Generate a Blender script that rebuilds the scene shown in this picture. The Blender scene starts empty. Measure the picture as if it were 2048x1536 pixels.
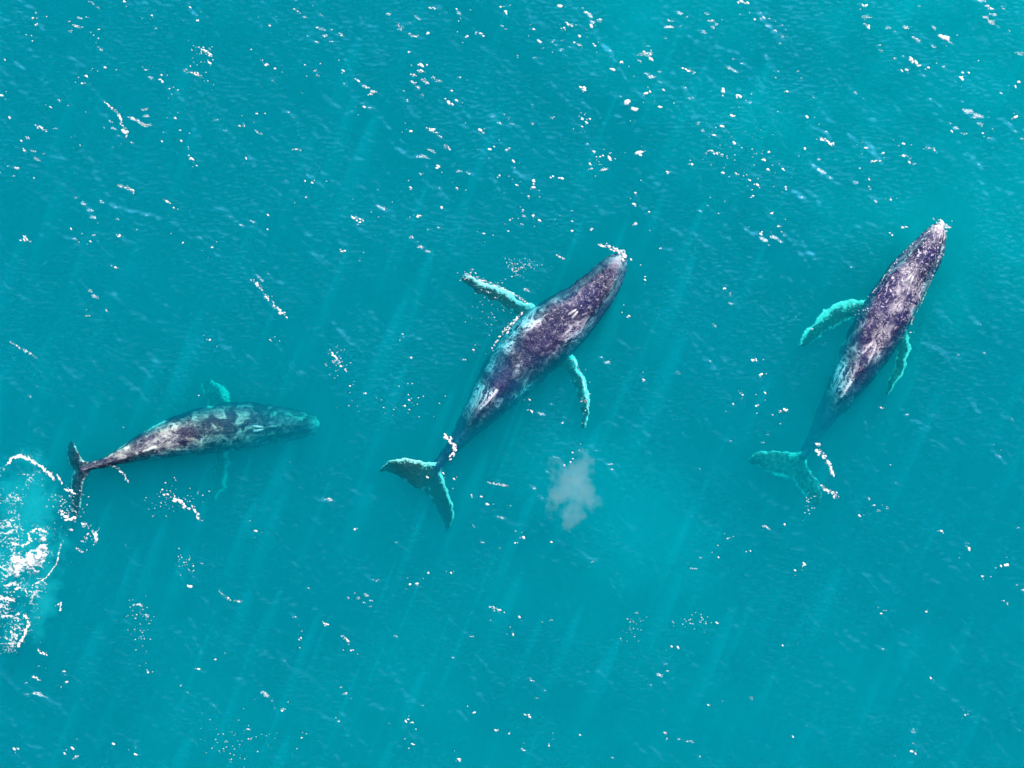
import bpy, math, random
import numpy as np
from mathutils import Vector, kdtree

random.seed(7)
rng = np.random.default_rng(11)
sc = bpy.context.scene
col = sc.collection

# ------------------------------------------------------------------ camera, sky, sun, exposure
CAM_H = 100.0                      # drone height in metres, looking straight down
PPM = 47.0                         # photograph pixels (2048 wide) per metre on the sea surface
cam_d = bpy.data.cameras.new('drone_camera')
cam_d.sensor_width = 36.0
cam_d.lens = 36.0 * CAM_H / (2048.0 / PPM)
cam_d.clip_end = 9000.0
cam = bpy.data.objects.new('drone_camera', cam_d)
cam.location = (0, 0, CAM_H)
col.objects.link(cam)
sc.camera = cam

SUN_EL, SUN_AZ = math.radians(46), math.radians(22)      # azimuth clockwise from +Y (picture top)
sun_vec = Vector((math.cos(SUN_EL) * math.sin(SUN_AZ), math.cos(SUN_EL) * math.cos(SUN_AZ), math.sin(SUN_EL)))
world = bpy.data.worlds.new('World')
sc.world = world
world.use_nodes = True
wn = world.node_tree.nodes
wl = world.node_tree.links
sky = wn.new('ShaderNodeTexSky')
sky.sky_type = 'NISHITA'
sky.sun_disc = False
sky.sun_elevation = SUN_EL
sky.sun_rotation = SUN_AZ
wl.new(sky.outputs[0], wn['Background'].inputs['Color'])
wn['Background'].inputs['Strength'].default_value = 0.10
sun_d = bpy.data.lights.new('sun', 'SUN')
sun_d.energy = 4.6
sun_d.angle = math.radians(0.53)
sun_d.color = (1.0, 0.96, 0.90)
sun = bpy.data.objects.new('sun', sun_d)
sun.rotation_euler = sun_vec.to_track_quat('Z', 'Y').to_euler()
sun.location = (20, 40, 60)
col.objects.link(sun)
sc.view_settings.view_transform = 'Standard'
sc.view_settings.look = 'None'
sc.view_settings.gamma = 1.0
sc.view_settings.use_curve_mapping = False
sc.view_settings.exposure = 0.84

cy = sc.cycles
cy.use_denoising = True
cy.use_adaptive_sampling = True
cy.adaptive_threshold = 0.02
cy.max_bounces = 10
cy.diffuse_bounces = 2
cy.glossy_bounces = 2
cy.transmission_bounces = 4
cy.volume_bounces = 5
cy.transparent_max_bounces = 12
cy.caustics_reflective = False
cy.caustics_refractive = False
cy.sample_clamp_indirect = 4.0


def W(px, py, z=0.0):
    """Photograph pixel at height z -> world point."""
    k = (CAM_H - z) / CAM_H / PPM
    return Vector(((px - 1024.0) * k, (768.0 - py) * k, z))


# ------------------------------------------------------------------ numpy noise, sea height
def _hash(ix, iy, seed):
    h = (ix.astype(np.int64) * 374761393 + iy.astype(np.int64) * 668265263 + seed * 1442695041) & 0xFFFFFFFF
    h = ((h ^ (h >> 13)) * 1274126177) & 0xFFFFFFFF
    return ((h ^ (h >> 16)) & 0xFFFFFF) / float(0xFFFFFF)


def gnoise(x, y, seed=0):
    x = np.asarray(x, float); y = np.asarray(y, float)
    ix, iy = np.floor(x), np.floor(y)
    fx, fy = x - ix, y - iy
    u = fx * fx * fx * (fx * (fx * 6 - 15) + 10)
    v = fy * fy * fy * (fy * (fy * 6 - 15) + 10)

    def g(ox, oy):
        a = _hash(ix + ox, iy + oy, seed) * 2 * math.pi
        return np.cos(a) * (fx - ox) + np.sin(a) * (fy - oy)
    n0 = g(0, 0) * (1 - u) + g(1, 0) * u
    n1 = g(0, 1) * (1 - u) + g(1, 1) * u
    return (n0 * (1 - v) + n1 * v) * 1.5


CA, SA = math.cos(math.radians(-48)), math.sin(math.radians(-48))     # crests run from upper left to lower right


def sea_height(x, y):
    x = np.asarray(x, float); y = np.asarray(y, float)
    u, v = x * CA + y * SA, -x * SA + y * CA                 # u along a crest, v across
    v = v + 0.35 * gnoise(u / 3.0, v / 3.0, 5)
    z = 0.075 * gnoise(u / 7.0, v / 2.6, 1)
    z += 0.045 * gnoise(u / 2.6, v / 1.05, 2)
    z += 0.026 * gnoise(u / 1.1 + 0.3 * v, v / 0.48, 3)
    z += 0.013 * gnoise(x / 0.42, y / 0.34, 4)
    return z


def sea_z(x, y):
    return float(sea_height(np.array([x]), np.array([y]))[0])


# ------------------------------------------------------------------ material helpers
def new_mat(name):
    m = bpy.data.materials.new(name)
    m.use_nodes = True
    nt = m.node_tree
    nt.nodes.clear()
    out = nt.nodes.new('ShaderNodeOutputMaterial')
    return m, nt, out


def N(nt, kind, **kw):
    n = nt.nodes.new(kind)
    for k, v in kw.items():
        if k in n.inputs:
            n.inputs[k].default_value = v
        else:
            setattr(n, k, v)
    return n


def math_node(nt, op, a, b=None, clamp=False):
    n = nt.nodes.new('ShaderNodeMath')
    n.operation = op
    n.use_clamp = clamp
    for i, v in enumerate((a, b)):
        if v is None:
            continue
        if isinstance(v, (int, float)):
            n.inputs[i].default_value = v
        else:
            nt.links.new(v, n.inputs[i])
    return n.outputs[0]


def ramp(nt, src, p0, p1):
    n = nt.nodes.new('ShaderNodeMapRange')
    n.interpolation_type = 'SMOOTHSTEP'
    nt.links.new(src, n.inputs['Value'])
    n.inputs['From Min'].default_value = p0
    n.inputs['From Max'].default_value = p1
    return n.outputs['Result']


def mixcol(nt, fac, a, b):
    n = nt.nodes.new('ShaderNodeMix')
    n.data_type = 'RGBA'
    for sock, v in ((n.inputs[0], fac), (n.inputs[6], a), (n.inputs[7], b)):
        if isinstance(v, (int, float)):
            sock.default_value = v
        elif isinstance(v, tuple):
            sock.default_value = (*v, 1.0)
        else:
            nt.links.new(v, sock)
    return n.outputs[2]


def water_volume(name, scatter, absorb, g=0.0):
    """Homogeneous scattering and absorption, both in 1/m per channel."""
    m, nt, out = new_mat(name)
    ds, da = max(scatter), max(absorb)
    s = N(nt, 'ShaderNodeVolumeScatter')
    s.inputs['Color'].default_value = (*[c / ds for c in scatter], 1)
    s.inputs['Density'].default_value = ds
    s.inputs['Anisotropy'].default_value = g
    if da > 0:
        a = N(nt, 'ShaderNodeVolumeAbsorption')
        a.inputs['Color'].default_value = (*[1 - c / da for c in absorb], 1)
        a.inputs['Density'].default_value = da
        add = N(nt, 'ShaderNodeAddShader')
        nt.links.new(s.outputs[0], add.inputs[0])
        nt.links.new(a.outputs[0], add.inputs[1])
        nt.links.new(add.outputs[0], out.inputs['Volume'])
    else:
        nt.links.new(s.outputs[0], out.inputs['Volume'])
    return m


def mesh_obj(name, verts, faces, mat=None, parent=None, smooth=True, float_on_sea=False):
    if float_on_sea:                      # z is given relative to the sea surface
        A = np.array(verts, float); A[:, 2] += sea_height(A[:, 0], A[:, 1]); verts = A.tolist()
    me = bpy.data.meshes.new(name)
    me.from_pydata([tuple(v) for v in verts], [], faces)
    me.update()
    if smooth:
        me.polygons.foreach_set('use_smooth', [True] * len(me.polygons))
    o = bpy.data.objects.new(name, me)
    if mat:
        me.materials.append(mat)
    col.objects.link(o)
    o.parent = parent
    return o


def mesh_np(name, verts, quads, mat):
    me = bpy.data.meshes.new(name)
    me.vertices.add(len(verts)); me.vertices.foreach_set('co', np.ascontiguousarray(verts, np.float32).ravel())
    me.loops.add(quads.size); me.loops.foreach_set('vertex_index', quads.astype(np.int32).ravel())
    me.polygons.add(len(quads)); me.polygons.foreach_set('loop_start', (np.arange(len(quads)) * quads.shape[1]).astype(np.int32))
    me.update(calc_edges=True); me.validate()
    me.polygons.foreach_set('use_smooth', [True] * len(me.polygons))
    me.materials.append(mat)
    o = bpy.data.objects.new(name, me); col.objects.link(o)
    return o


def grid_subset(keep_cells):
    """Quads of the kept cells of a grid, with compact vertex numbers: (quads, flat indices of used vertices)."""
    ny, nx = keep_cells.shape[0] + 1, keep_cells.shape[1] + 1
    i = np.arange(nx * ny).reshape(ny, nx)
    q = np.stack([i[1:, :-1][keep_cells], i[1:, 1:][keep_cells], i[:-1, 1:][keep_cells], i[:-1, :-1][keep_cells]], 1)
    used, inv = np.unique(q, return_inverse=True)
    return inv.reshape(q.shape), used


def tag(o, label=None, cat=None, group=None, kind=None):
    for k, v in (('label', label), ('category', cat), ('group', group), ('kind', kind)):
        if v:
            o[k] = v
    return o


# ------------------------------------------------------------------ the sea: one closed body of water with a wavy top
SEA_DEPTH = 22.0
M_WATER = water_volume('sea_water', (0.003, 0.310, 0.392), (1.9, 0.165, 0.142), 0.3)


def build_water():
    def axis(half, step):
        inner = np.arange(-half, half + step * 0.5, step)
        outer = half + np.array([0.2, 0.6, 1.5, 3.5, 8, 18, 40, 90, 200, 450, 1000, 2200, 4200])
        return np.concatenate([-outer[::-1], inner, outer])
    xs, ys = axis(23.4, 0.065), axis(17.8, 0.065)
    X, Y = np.meshgrid(xs, ys)
    Z = sea_height(X, Y)
    ny, nx = X.shape
    top = np.stack([X.ravel(), Y.ravel(), Z.ravel()], 1)
    i = np.arange(nx * ny).reshape(ny, nx)
    quads = np.stack([i[:-1, :-1].ravel(), i[:-1, 1:].ravel(), i[1:, 1:].ravel(), i[1:, :-1].ravel()], 1)
    rim = np.concatenate([i[0, :], i[1:, -1], i[-1, -2::-1], i[-2:0:-1, 0]])
    n = len(rim)
    low = top[rim].copy(); low[:, 2] = -SEA_DEPTH
    base = len(top)
    k = np.arange(n); k2 = (k + 1) % n
    skirt = np.stack([rim, base + k, base + k2, rim[k2]], 1)
    centre = np.array([[0, 0, -SEA_DEPTH]])
    fan = np.stack([base + k, np.full(n, base + n), base + k2], 1)
    verts = np.concatenate([top, low, centre])
    me = bpy.data.meshes.new('water')
    nq, nf = len(quads) + n, n
    me.vertices.add(len(verts)); me.vertices.foreach_set('co', verts.ravel())
    loops = np.concatenate([quads.ravel(), skirt.ravel(), fan.ravel()])
    me.loops.add(len(loops)); me.loops.foreach_set('vertex_index', loops.astype(np.int32))
    me.polygons.add(nq + nf)
    starts = np.concatenate([np.arange(nq) * 4, nq * 4 + np.arange(nf) * 3]).astype(np.int32)
    me.polygons.foreach_set('loop_start', starts)
    me.update(calc_edges=True); me.validate()
    me.materials.append(M_WATER)
    o = bpy.data.objects.new('water', me)
    col.objects.link(o)
    tag(o, 'clear turquoise sea water with small wind waves', kind='structure')
    return o


build_water()

m_bed, nt, out = new_mat('sea_bed_sand')
d = N(nt, 'ShaderNodeBsdfDiffuse')
nz = N(nt, 'ShaderNodeTexNoise', Scale=0.3, Detail=6.0)
nt.links.new(mixcol(nt, nz.outputs['Fac'], (0.12, 0.12, 0.10), (0.22, 0.21, 0.17)), d.inputs['Color'])
nt.links.new(d.outputs[0], out.inputs['Surface'])
bed = mesh_obj('seabed', [(-4300, -4300, -22.5), (4300, -4300, -22.5), (4300, 4300, -22.5), (-4300, 4300, -22.5)], [(0, 1, 2, 3)], m_bed, smooth=False)
tag(bed, 'pale sandy sea bed far below the water', kind='structure')


# ------------------------------------------------------------------ whales
def interp(keys, t):
    ks = np.array([k[0] for k in keys], float)
    vs = np.array([k[1:] for k in keys], float)
    # monotone-ish smooth interpolation: cubic Hermite with finite-difference tangents
    t = np.clip(np.asarray(t, float), ks[0], ks[-1])
    m = np.gradient(vs, ks, axis=0) if len(ks) > 2 else np.repeat(((vs[1] - vs[0]) / (ks[1] - ks[0]))[None], 2, 0)
    i = np.clip(np.searchsorted(ks, t, 'right') - 1, 0, len(ks) - 2)
    h = (ks[i + 1] - ks[i])
    s = (t - ks[i]) / h
    h, s = h[..., None], s[..., None]
    return ((2 * s**3 - 3 * s**2 + 1) * vs[i] + (s**3 - 2 * s**2 + s) * h * m[i]
            + (-2 * s**3 + 3 * s**2) * vs[i + 1] + (s**3 - s**2) * h * m[i + 1])


def sstep(a, b, x):
    x = np.clip((x - a) / (b - a), 0, 1)
    return x * x * (3 - 2 * x)


class Loft:
    def __init__(self):
        self.v, self.f, self.a = [], [], []       # a: along, around(0 top..1 belly), flipper, fluke, edge

    def rings(self, rings, attrs):
        n = len(rings[0]); b0 = len(self.v)
        for r, at in zip(rings, attrs):
            for p, q in zip(r, at):
                self.v.append(tuple(p)); self.a.append(q)
        for i in range(len(rings) - 1):
            for j in range(n):
                a = b0 + i * n + j; b = b0 + i * n + (j + 1) % n
                self.f.append((a, b, b + n, a + n))
        for i, flip in ((0, True), (len(rings) - 1, False)):
            c = len(self.v)
            ring = np.array(rings[i]); self.v.append(tuple(ring.mean(0)))
            self.a.append(tuple(np.mean(np.array(attrs[i]), 0)))
            for j in range(n):
                a = b0 + i * n + j; b = b0 + i * n + (j + 1) % n
                self.f.append((b, a, c) if flip else (a, b, c))


def make_whale(label, spine, widths, zback, heights, flippers, flukes, fin, roll=0.0, mat=None, seed=1, tail_depth=None):
    """spine: (t, px, py); widths: (t, half width in px); zback: (t, height of the back's top);
    heights: (t, height of section / half width)."""
    L = Loft()
    NR, NA = 150, 56
    ts = np.linspace(0, 1, NR)
    sp = interp(spine, ts); hw = np.clip(interp(widths, ts)[:, 0], 0.6, None) / PPM
    zt = interp(zback, ts)[:, 0]; asp = interp(heights, ts)[:, 0]
    up_h = hw * asp
    centre = np.array([W(sp[i, 0], sp[i, 1], zt[i] - up_h[i]) for i in range(NR)])
    tang = np.gradient(centre, axis=0); tang /= np.linalg.norm(tang, axis=1)[:, None]
    side = np.stack([tang[:, 1], -tang[:, 0], np.zeros(NR)], 1); side /= np.linalg.norm(side, axis=1)[:, None]
    upv = np.cross(side, tang); upv *= np.sign(upv[:, 2:3])
    rolls = roll * sstep(0.0, 0.3, ts) * (1 - 0.3 * sstep(0.7, 1, ts))
    cr, sr = np.cos(rolls)[:, None], np.sin(rolls)[:, None]
    side, upv = side * cr + upv * sr, upv * cr - side * sr
    th = np.linspace(0, 2 * math.pi, NA, endpoint=False)
    c, s = np.cos(th), np.sin(th)
    rings, attrs = [], []
    for i, t in enumerate(ts):
        head = 1 - sstep(0.2, 0.29, t)
        up = np.clip(s, 0, 1)
        f = 1 - head * (0.27 * sstep(0.28, 0.48, s) + 0.10 * np.exp(-((s - 0.44) / 0.08) ** 2))
        lat = hw[i] * np.sign(c) * np.abs(c) ** 0.9 * f
        ridge = 0.07 * np.exp(-(c / 0.16) ** 2) * head + 0.16 * np.exp(-(c / 0.30) ** 2) * sstep(0.45, 0.72, t)
        flat = 1 - 0.12 * head
        ver = np.where(s > 0, up_h[i] * (np.abs(s) ** 0.9 * flat + ridge * up), -up_h[i] * 1.12 * np.abs(s) ** 0.95)
        wob = 1 + 0.018 * gnoise(np.full(NA, t * 28.0), c * 2 + s * 3.1, seed)
        p = centre[i] + side[i] * (lat * wob)[:, None] + upv[i] * (ver * wob)[:, None]
        rings.append(p)
        attrs.append([(t, 0.5 - 0.5 * sj, 0.0, 0.0, 0.0) for sj in s])
    L.rings(rings, attrs)

    def foil(lead, trail, zs, thick, kind, knobs=0.0, sink=0.02, nu=44, nrm=Vector((0, 0, 1)), along=0.5):
        u = np.linspace(0, 1, nu)
        k = np.linspace(0, 1, len(lead)); kt = np.linspace(0, 1, len(trail)); kz = np.linspace(0, 1, len(zs))
        le = interp([(a, *p) for a, p in zip(k, lead)], u)
        tr = interp([(a, *p) for a, p in zip(kt, trail)], u)
        zz = interp([(a, b) for a, b in zip(kz, zs)], u)[:, 0]
        rr, at = [], []
        NB = 20
        ph = np.linspace(0, 2 * math.pi, NB, endpoint=False)
        for i in range(nu):
            A = np.array(W(le[i, 0], le[i, 1], zz[i])); B = np.array(W(tr[i, 0], tr[i, 1], zz[i] - sink))
            C = (A + B) / 2; h = (A - B) / 2
            if knobs:
                h = h * (1 + knobs * (0.6 * math.sin(u[i] * 34 + seed) + 0.5 * math.sin(u[i] * 57)))
            tk = max(0.05, thick * (1 - 0.62 * u[i]))
            if i in (0, nu - 1):
                h = h * 0.8
            cc, ss = np.cos(ph), np.sin(ph)
            P = C + h * cc[:, None] + np.array(nrm) * (tk * ss * (0.75 + 0.25 * cc))[:, None]
            rr.append(P)
            at.append([(along, 0.5 - 0.5 * x, u[i] if kind == 'flipper' else 0.0, u[i] if kind == 'fluke' else 0.0, y) for x, y in zip(ss, cc)])
        L.rings(rr, at)
    for fl in flippers:
        foil(*fl, 0.17, 'flipper', knobs=0.12, sink=0.30, along=0.3)
    for fl in flukes:
        foil(*fl, 0.15, 'fluke', knobs=0.06, sink=0.42, along=1.0)
    # dorsal fin: a low hooked triangle on the ridge
    if fin:
        t0, t1, hgt = fin
        rr, at = [], []
        for u in np.linspace(0, 1, 12):
            ta, tb = t0 + (t1 - t0) * (0.80 * u ** 1.3), t1 + 0.012 * math.sin(u * 3.0) + 0.006 * u
            ia, ib = min(int(ta * (NR - 1)), NR - 1), min(int(tb * (NR - 1)), NR - 1)
            A = centre[ia] + upv[ia] * (up_h[ia] * 0.85); B = centre[ib] + upv[ib] * (up_h[ib] * 0.85)
            hh = (hgt + 0.16 * up_h[ia] + 0.1) * u
            A = A + upv[ia] * hh; B = B + upv[ia] * hh
            C, h = (A + B) / 2, (A - B) / 2
            ph = np.linspace(0, 2 * math.pi, 16, endpoint=False)
            rr.append(C + h * np.cos(ph)[:, None] + side[ia] * (0.10 * (1 - 0.65 * u) * np.sin(ph))[:, None])
            at.append([(t0, -u, 0.0, 0.0, 0.0)] * 16)
        L.rings(rr, at)
    # knobs (tubercles) along the top of the head and the lips
    def knob(t, ang, r):
        i = int(t * (NR - 1)); j = int((ang / (2 * math.pi)) * NA) % NA
        P = np.array(rings[i][j]); nrm = P - centre[i]; nrm = nrm / np.linalg.norm(nrm)
        rr, at = [], []
        ax = tang[i]; bx = np.cross(nrm, ax)
        for q in np.linspace(0, 1, 5):
            rad = r * math.cos(q * math.pi / 2 * 0.98); hh = -0.03 + (r * 0.75 + 0.03) * math.sin(q * math.pi / 2)
            ph = np.linspace(0, 2 * math.pi, 8, endpoint=False)
            rr.append(P + nrm * hh + (ax[None] * np.cos(ph)[:, None] + bx[None] * np.sin(ph)[:, None]) * rad)
            at.append([(t, 0.2, 0.0, 0.0, 0.0)] * 8)
        L.rings(rr, at)
    r_ = random.Random(seed)
    for t in np.linspace(0.025, 0.20, 9):
        knob(t, math.pi / 2 + r_.uniform(-0.06, 0.06), r_.uniform(0.06, 0.085))
        for sgn in (0.62, 1.38):
            knob(t + r_.uniform(-0.006, 0.006), math.pi / 2 * sgn + r_.uniform(-0.08, 0.08), r_.uniform(0.055, 0.08))
        for a in (0.02, math.pi - 0.02):
            knob(t, a + r_.uniform(-0.08, 0.08), r_.uniform(0.05, 0.075))

    me = bpy.data.meshes.new('whale_source')
    me.from_pydata(L.v, [], L.f); me.update()
    tmp = bpy.data.objects.new('whale_source', me); col.objects.link(tmp)
    md = tmp.modifiers.new('r', 'REMESH'); md.mode = 'VOXEL'; md.voxel_size = 0.040; md.use_smooth_shade = True
    sm = tmp.modifiers.new('s', 'SMOOTH'); sm.factor = 0.5; sm.iterations = 3
    dg = bpy.context.evaluated_depsgraph_get()
    body_me = bpy.data.meshes.new_from_object(tmp.evaluated_get(dg))
    bpy.data.objects.remove(tmp); bpy.data.meshes.remove(me)
    body_me.name = 'whale_body'
    kd = kdtree.KDTree(len(L.v))
    for i, v in enumerate(L.v):
        kd.insert(v, i)
    kd.balance()
    n = len(body_me.vertices)
    co = np.empty(n * 3, np.float32); body_me.vertices.foreach_get('co', co); co = co.reshape(-1, 3)
    src = np.array(L.a)
    vals = np.array([src[kd.find(p)[1]] for p in co])
    # smooth body coordinates for the skin: metres along the spine, metres to the side, metres up
    axis_n = np.argmin(((co[:, None, :2] - centre[None, ::6, :2]) ** 2).sum(2), axis=1) * 6
    rel = co - centre[axis_n]
    arc = np.concatenate([[0], np.cumsum(np.linalg.norm(np.diff(centre, axis=0), axis=1))])
    uvw = np.stack([arc[axis_n] + (rel * tang[axis_n]).sum(1), (rel * side[axis_n]).sum(1), (rel * upv[axis_n]).sum(1)], 1)
    # ragged edges imitating refraction in the shape: shift the surface a little by noise, most on flippers and flukes
    wgt = 0.55 + 0.6 * np.clip(vals[:, 2] * 6, 0, 1) - 0.1 * np.clip(vals[:, 3] * 6, 0, 1)
    wgt = wgt * np.where((vals[:, 0] < 0.2) & (vals[:, 2] == 0), 0.5, 1.0)
    for ax_, sd in ((0, 90), (1, 94)):
        co[:, ax_] += (wgt * (0.09 * gnoise(co[:, 0] / 0.55, co[:, 1] / 0.42, sd + seed) + 0.030 * gnoise(co[:, 0] / 0.13, co[:, 1] / 0.13, sd + 2 + seed))).astype(np.float32)
    body_me.vertices.foreach_set('co', co.ravel())
    for k, nm in enumerate(('along', 'around', 'flipper', 'fluke', 'edge')):
        at = body_me.attributes.new(nm, 'FLOAT', 'POINT'); at.data.foreach_set('value', vals[:, k].astype(np.float32))
    at = body_me.attributes.new('skin_co', 'FLOAT_VECTOR', 'POINT'); at.data.foreach_set('vector', uvw.astype(np.float32).ravel())
    body_me.polygons.foreach_set('use_smooth', [True] * len(body_me.polygons))
    body_me.materials.clear(); body_me.materials.append(mat)
    mid = centre[NR // 2].copy(); mid[2] -= up_h[NR // 2] * 1.1
    root = bpy.data.objects.new('humpback_whale', None)
    root.location = mid; col.objects.link(root)
    tag(root, label, 'whale', 'humpback whales swimming together')
    body = bpy.data.objects.new('body', body_me); col.objects.link(body)
    body.parent = root; body.location = -Vector(mid)
    # twin blowhole: two raised comma-shaped lips on the crown of the head
    ib = int(0.255 * (NR - 1))
    top = centre[ib] + upv[ib] * (up_h[ib] * 0.93)
    for sgn in (-1, 1):
        rr, ff = [], []
        for q in np.linspace(-1, 1, 13):
            C = top + tang[ib] * (q * 0.27) + side[ib] * (sgn * (0.05 + 0.07 * (q + 1) / 2)) + upv[ib] * (0.075 * (1 - q * q) - 0.01)
            rad = 0.010 + 0.050 * (1 - q * q) ** 0.6
            ph = np.linspace(0, 2 * math.pi, 10, endpoint=False)
            rr.extend(C + side[ib] * (rad * np.cos(ph))[:, None] + upv[ib] * (rad * np.sin(ph))[:, None])
        for i in range(12):
            for j in range(10):
                a, b = i * 10 + j, i * 10 + (j + 1) % 10
                ff.append((a, b, b + 10, a + 10))
        ff.append(tuple(range(9, -1, -1))); ff.append(tuple(range(120, 130)))
        bh = mesh_obj('blowhole', [Vector(p) - Vector(mid) for p in rr], ff, M_BLOW, root)
    # shade in the groove between upper jaw and lower lip, put in as a dark tube
    for jj in (int(round(0.45 / (2 * math.pi) * NA)), int(round((math.pi - 0.45) / (2 * math.pi) * NA))):
        rr, ff = [], []
        idx = list(range(2, int(0.235 * NR)))
        for k, i in enumerate(idx):
            P = np.array(rings[i][jj]); nrm = P - centre[i]; nrm /= np.linalg.norm(nrm)
            rad = 0.034 * min(1, (len(idx) - k) / 10)
            P = P + nrm * 0.012
            ph = np.linspace(0, 2 * math.pi, 6, endpoint=False)
            b_ = np.cross(nrm, tang[i])
            rr.extend(P + nrm * (0.6 * rad * np.cos(ph))[:, None] + b_ * (rad * np.sin(ph))[:, None])
        for k in range(len(idx) - 1):
            for j in range(6):
                a, b = k * 6 + j, k * 6 + (j + 1) % 6
                ff.append((a, b, b + 6, a + 6))
        mesh_obj('mouth_shade_line', [Vector(p) - Vector(mid) for p in rr], ff, M_MOUTH_SHADE, root)
    return root


def skin_material(name, dark, pale, head_fleck, wisp, patch, flipper_pale, seed, trail_pale=0.2, fluke_base=(0.02, 0.02, 0.04), patch_lo=0.54, top_lim=0.36, tail_fade=0.72, fleck_lo=0.55, lead_pale=0.25, front_w=0.2, fluke_mott=(0.42, 0.62), patch_w=0.18):
    """Wet whale skin: charcoal purple with pale scarring and painted-in caustic light; white flippers, pale fluke rims."""
    m, nt, out = new_mat(name)
    lk = nt.links.new

    def attr(nm):
        a = N(nt, 'ShaderNodeAttribute'); a.attribute_name = nm; return a
    co = attr('skin_co').outputs['Vector']
    along = attr('along').outputs['Fac']; around = attr('around').outputs['Fac']
    flip = attr('flipper').outputs['Fac']; fluke = attr('fluke').outputs['Fac']; edge = attr('edge').outputs['Fac']

    def mapped(scale, off=0.0):
        mp = N(nt, 'ShaderNodeMapping'); mp.inputs['Scale'].default_value = scale
        mp.inputs['Location'].default_value = (seed * 3.7 + off, seed * 1.3, off)
        lk(co, mp.inputs['Vector']); return mp.outputs[0]

    def noise(vec, scale, detail=5.0, rough=0.6, dist=0.0):
        n = N(nt, 'ShaderNodeTexNoise', Scale=scale, Detail=detail, Roughness=rough, Distortion=dist)
        lk(vec, n.inputs['Vector']); return n.outputs['Fac']
    # filaments: wisps of light painted pale with ridged noise, several scales
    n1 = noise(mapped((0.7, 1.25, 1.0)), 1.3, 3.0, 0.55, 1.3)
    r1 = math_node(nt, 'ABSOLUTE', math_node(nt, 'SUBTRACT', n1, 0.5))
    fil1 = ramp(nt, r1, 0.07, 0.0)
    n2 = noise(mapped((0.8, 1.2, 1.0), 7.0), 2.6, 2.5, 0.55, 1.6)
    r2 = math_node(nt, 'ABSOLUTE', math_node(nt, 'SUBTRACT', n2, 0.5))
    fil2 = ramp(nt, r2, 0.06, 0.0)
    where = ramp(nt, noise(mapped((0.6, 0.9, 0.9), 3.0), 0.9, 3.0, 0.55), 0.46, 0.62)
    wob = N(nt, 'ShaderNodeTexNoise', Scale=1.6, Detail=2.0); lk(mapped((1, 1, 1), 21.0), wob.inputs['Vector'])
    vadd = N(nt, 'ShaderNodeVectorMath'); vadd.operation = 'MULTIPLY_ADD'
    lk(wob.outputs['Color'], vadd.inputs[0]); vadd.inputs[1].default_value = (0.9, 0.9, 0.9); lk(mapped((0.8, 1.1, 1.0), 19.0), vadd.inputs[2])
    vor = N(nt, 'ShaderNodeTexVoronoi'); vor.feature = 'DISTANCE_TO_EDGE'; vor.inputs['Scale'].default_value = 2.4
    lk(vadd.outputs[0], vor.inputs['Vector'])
    caustic_net = math_node(nt, 'MULTIPLY', ramp(nt, vor.outputs['Distance'], 0.085, 0.0), ramp(nt, n2, 0.36, 0.62))  # caustic net of light, painted into the skin colour
    fil2 = math_node(nt, 'MAXIMUM', fil2, caustic_net)
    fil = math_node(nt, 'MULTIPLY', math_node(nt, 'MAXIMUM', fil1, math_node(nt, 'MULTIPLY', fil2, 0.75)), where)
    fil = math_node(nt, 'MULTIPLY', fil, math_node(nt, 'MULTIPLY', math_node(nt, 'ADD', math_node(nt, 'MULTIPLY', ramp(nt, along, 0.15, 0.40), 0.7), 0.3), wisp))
    # soft pale patches
    pt = ramp(nt, noise(mapped((0.75, 1.1, 1.0), 11.0), 1.7, 6.0, 0.72, 0.8), patch_lo, patch_lo + patch_w)
    backw = ramp(nt, along, 0.16, 0.42)
    pt = math_node(nt, 'MULTIPLY', math_node(nt, 'MULTIPLY', pt, patch), math_node(nt, 'ADD', math_node(nt, 'MULTIPLY', backw, 1 - front_w), front_w))
    # fine flecks, strongest on the head
    fk = noise(mapped((0.9, 1.1, 1.0), 5.0), 6.5, 6.0, 0.75, 1.2)
    fleck = ramp(nt, fk, fleck_lo, fleck_lo + 0.06)
    frontw = ramp(nt, along, 0.62, 0.10)
    fleck = math_node(nt, 'MULTIPLY', fleck, math_node(nt, 'MULTIPLY', math_node(nt, 'ADD', math_node(nt, 'MULTIPLY', frontw, 0.8), 0.12), head_fleck))
    tip = math_node(nt, 'MULTIPLY', ramp(nt, along, 0.075, 0.0), math_node(nt, 'ADD', math_node(nt, 'MULTIPLY', fk, 0.9), 0.15))
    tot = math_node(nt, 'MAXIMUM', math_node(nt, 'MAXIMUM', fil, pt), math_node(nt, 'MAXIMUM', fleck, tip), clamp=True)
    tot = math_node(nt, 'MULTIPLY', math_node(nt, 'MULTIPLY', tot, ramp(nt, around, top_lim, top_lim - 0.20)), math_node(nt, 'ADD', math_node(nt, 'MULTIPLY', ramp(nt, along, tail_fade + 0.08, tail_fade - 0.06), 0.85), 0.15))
    # belly and flank: pale grooved underside
    belly = ramp(nt, around, 0.60, 0.80)
    base = mixcol(nt, ramp(nt, noise(mapped((1, 1, 1), 2.0), 0.8, 4.0), 0.35, 0.7), dark, tuple(min(1, c * 1.7) for c in dark))
    c1 = mixcol(nt, math_node(nt, 'MULTIPLY', belly, 0.30), base, (0.42, 0.45, 0.45))
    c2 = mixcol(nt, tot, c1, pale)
    # white streaks low on the flanks
    fl_n = noise(mapped((0.45, 0.2, 0.2), 13.0), 1.6, 4.0, 0.6)
    band = math_node(nt, 'MULTIPLY', ramp(nt, around, 0.37, 0.44), ramp(nt, around, 0.66, 0.58))
    flank = math_node(nt, 'MULTIPLY', math_node(nt, 'MULTIPLY', band, ramp(nt, fl_n, 0.52, 0.62)), ramp(nt, along, 0.26, 0.32))
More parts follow.
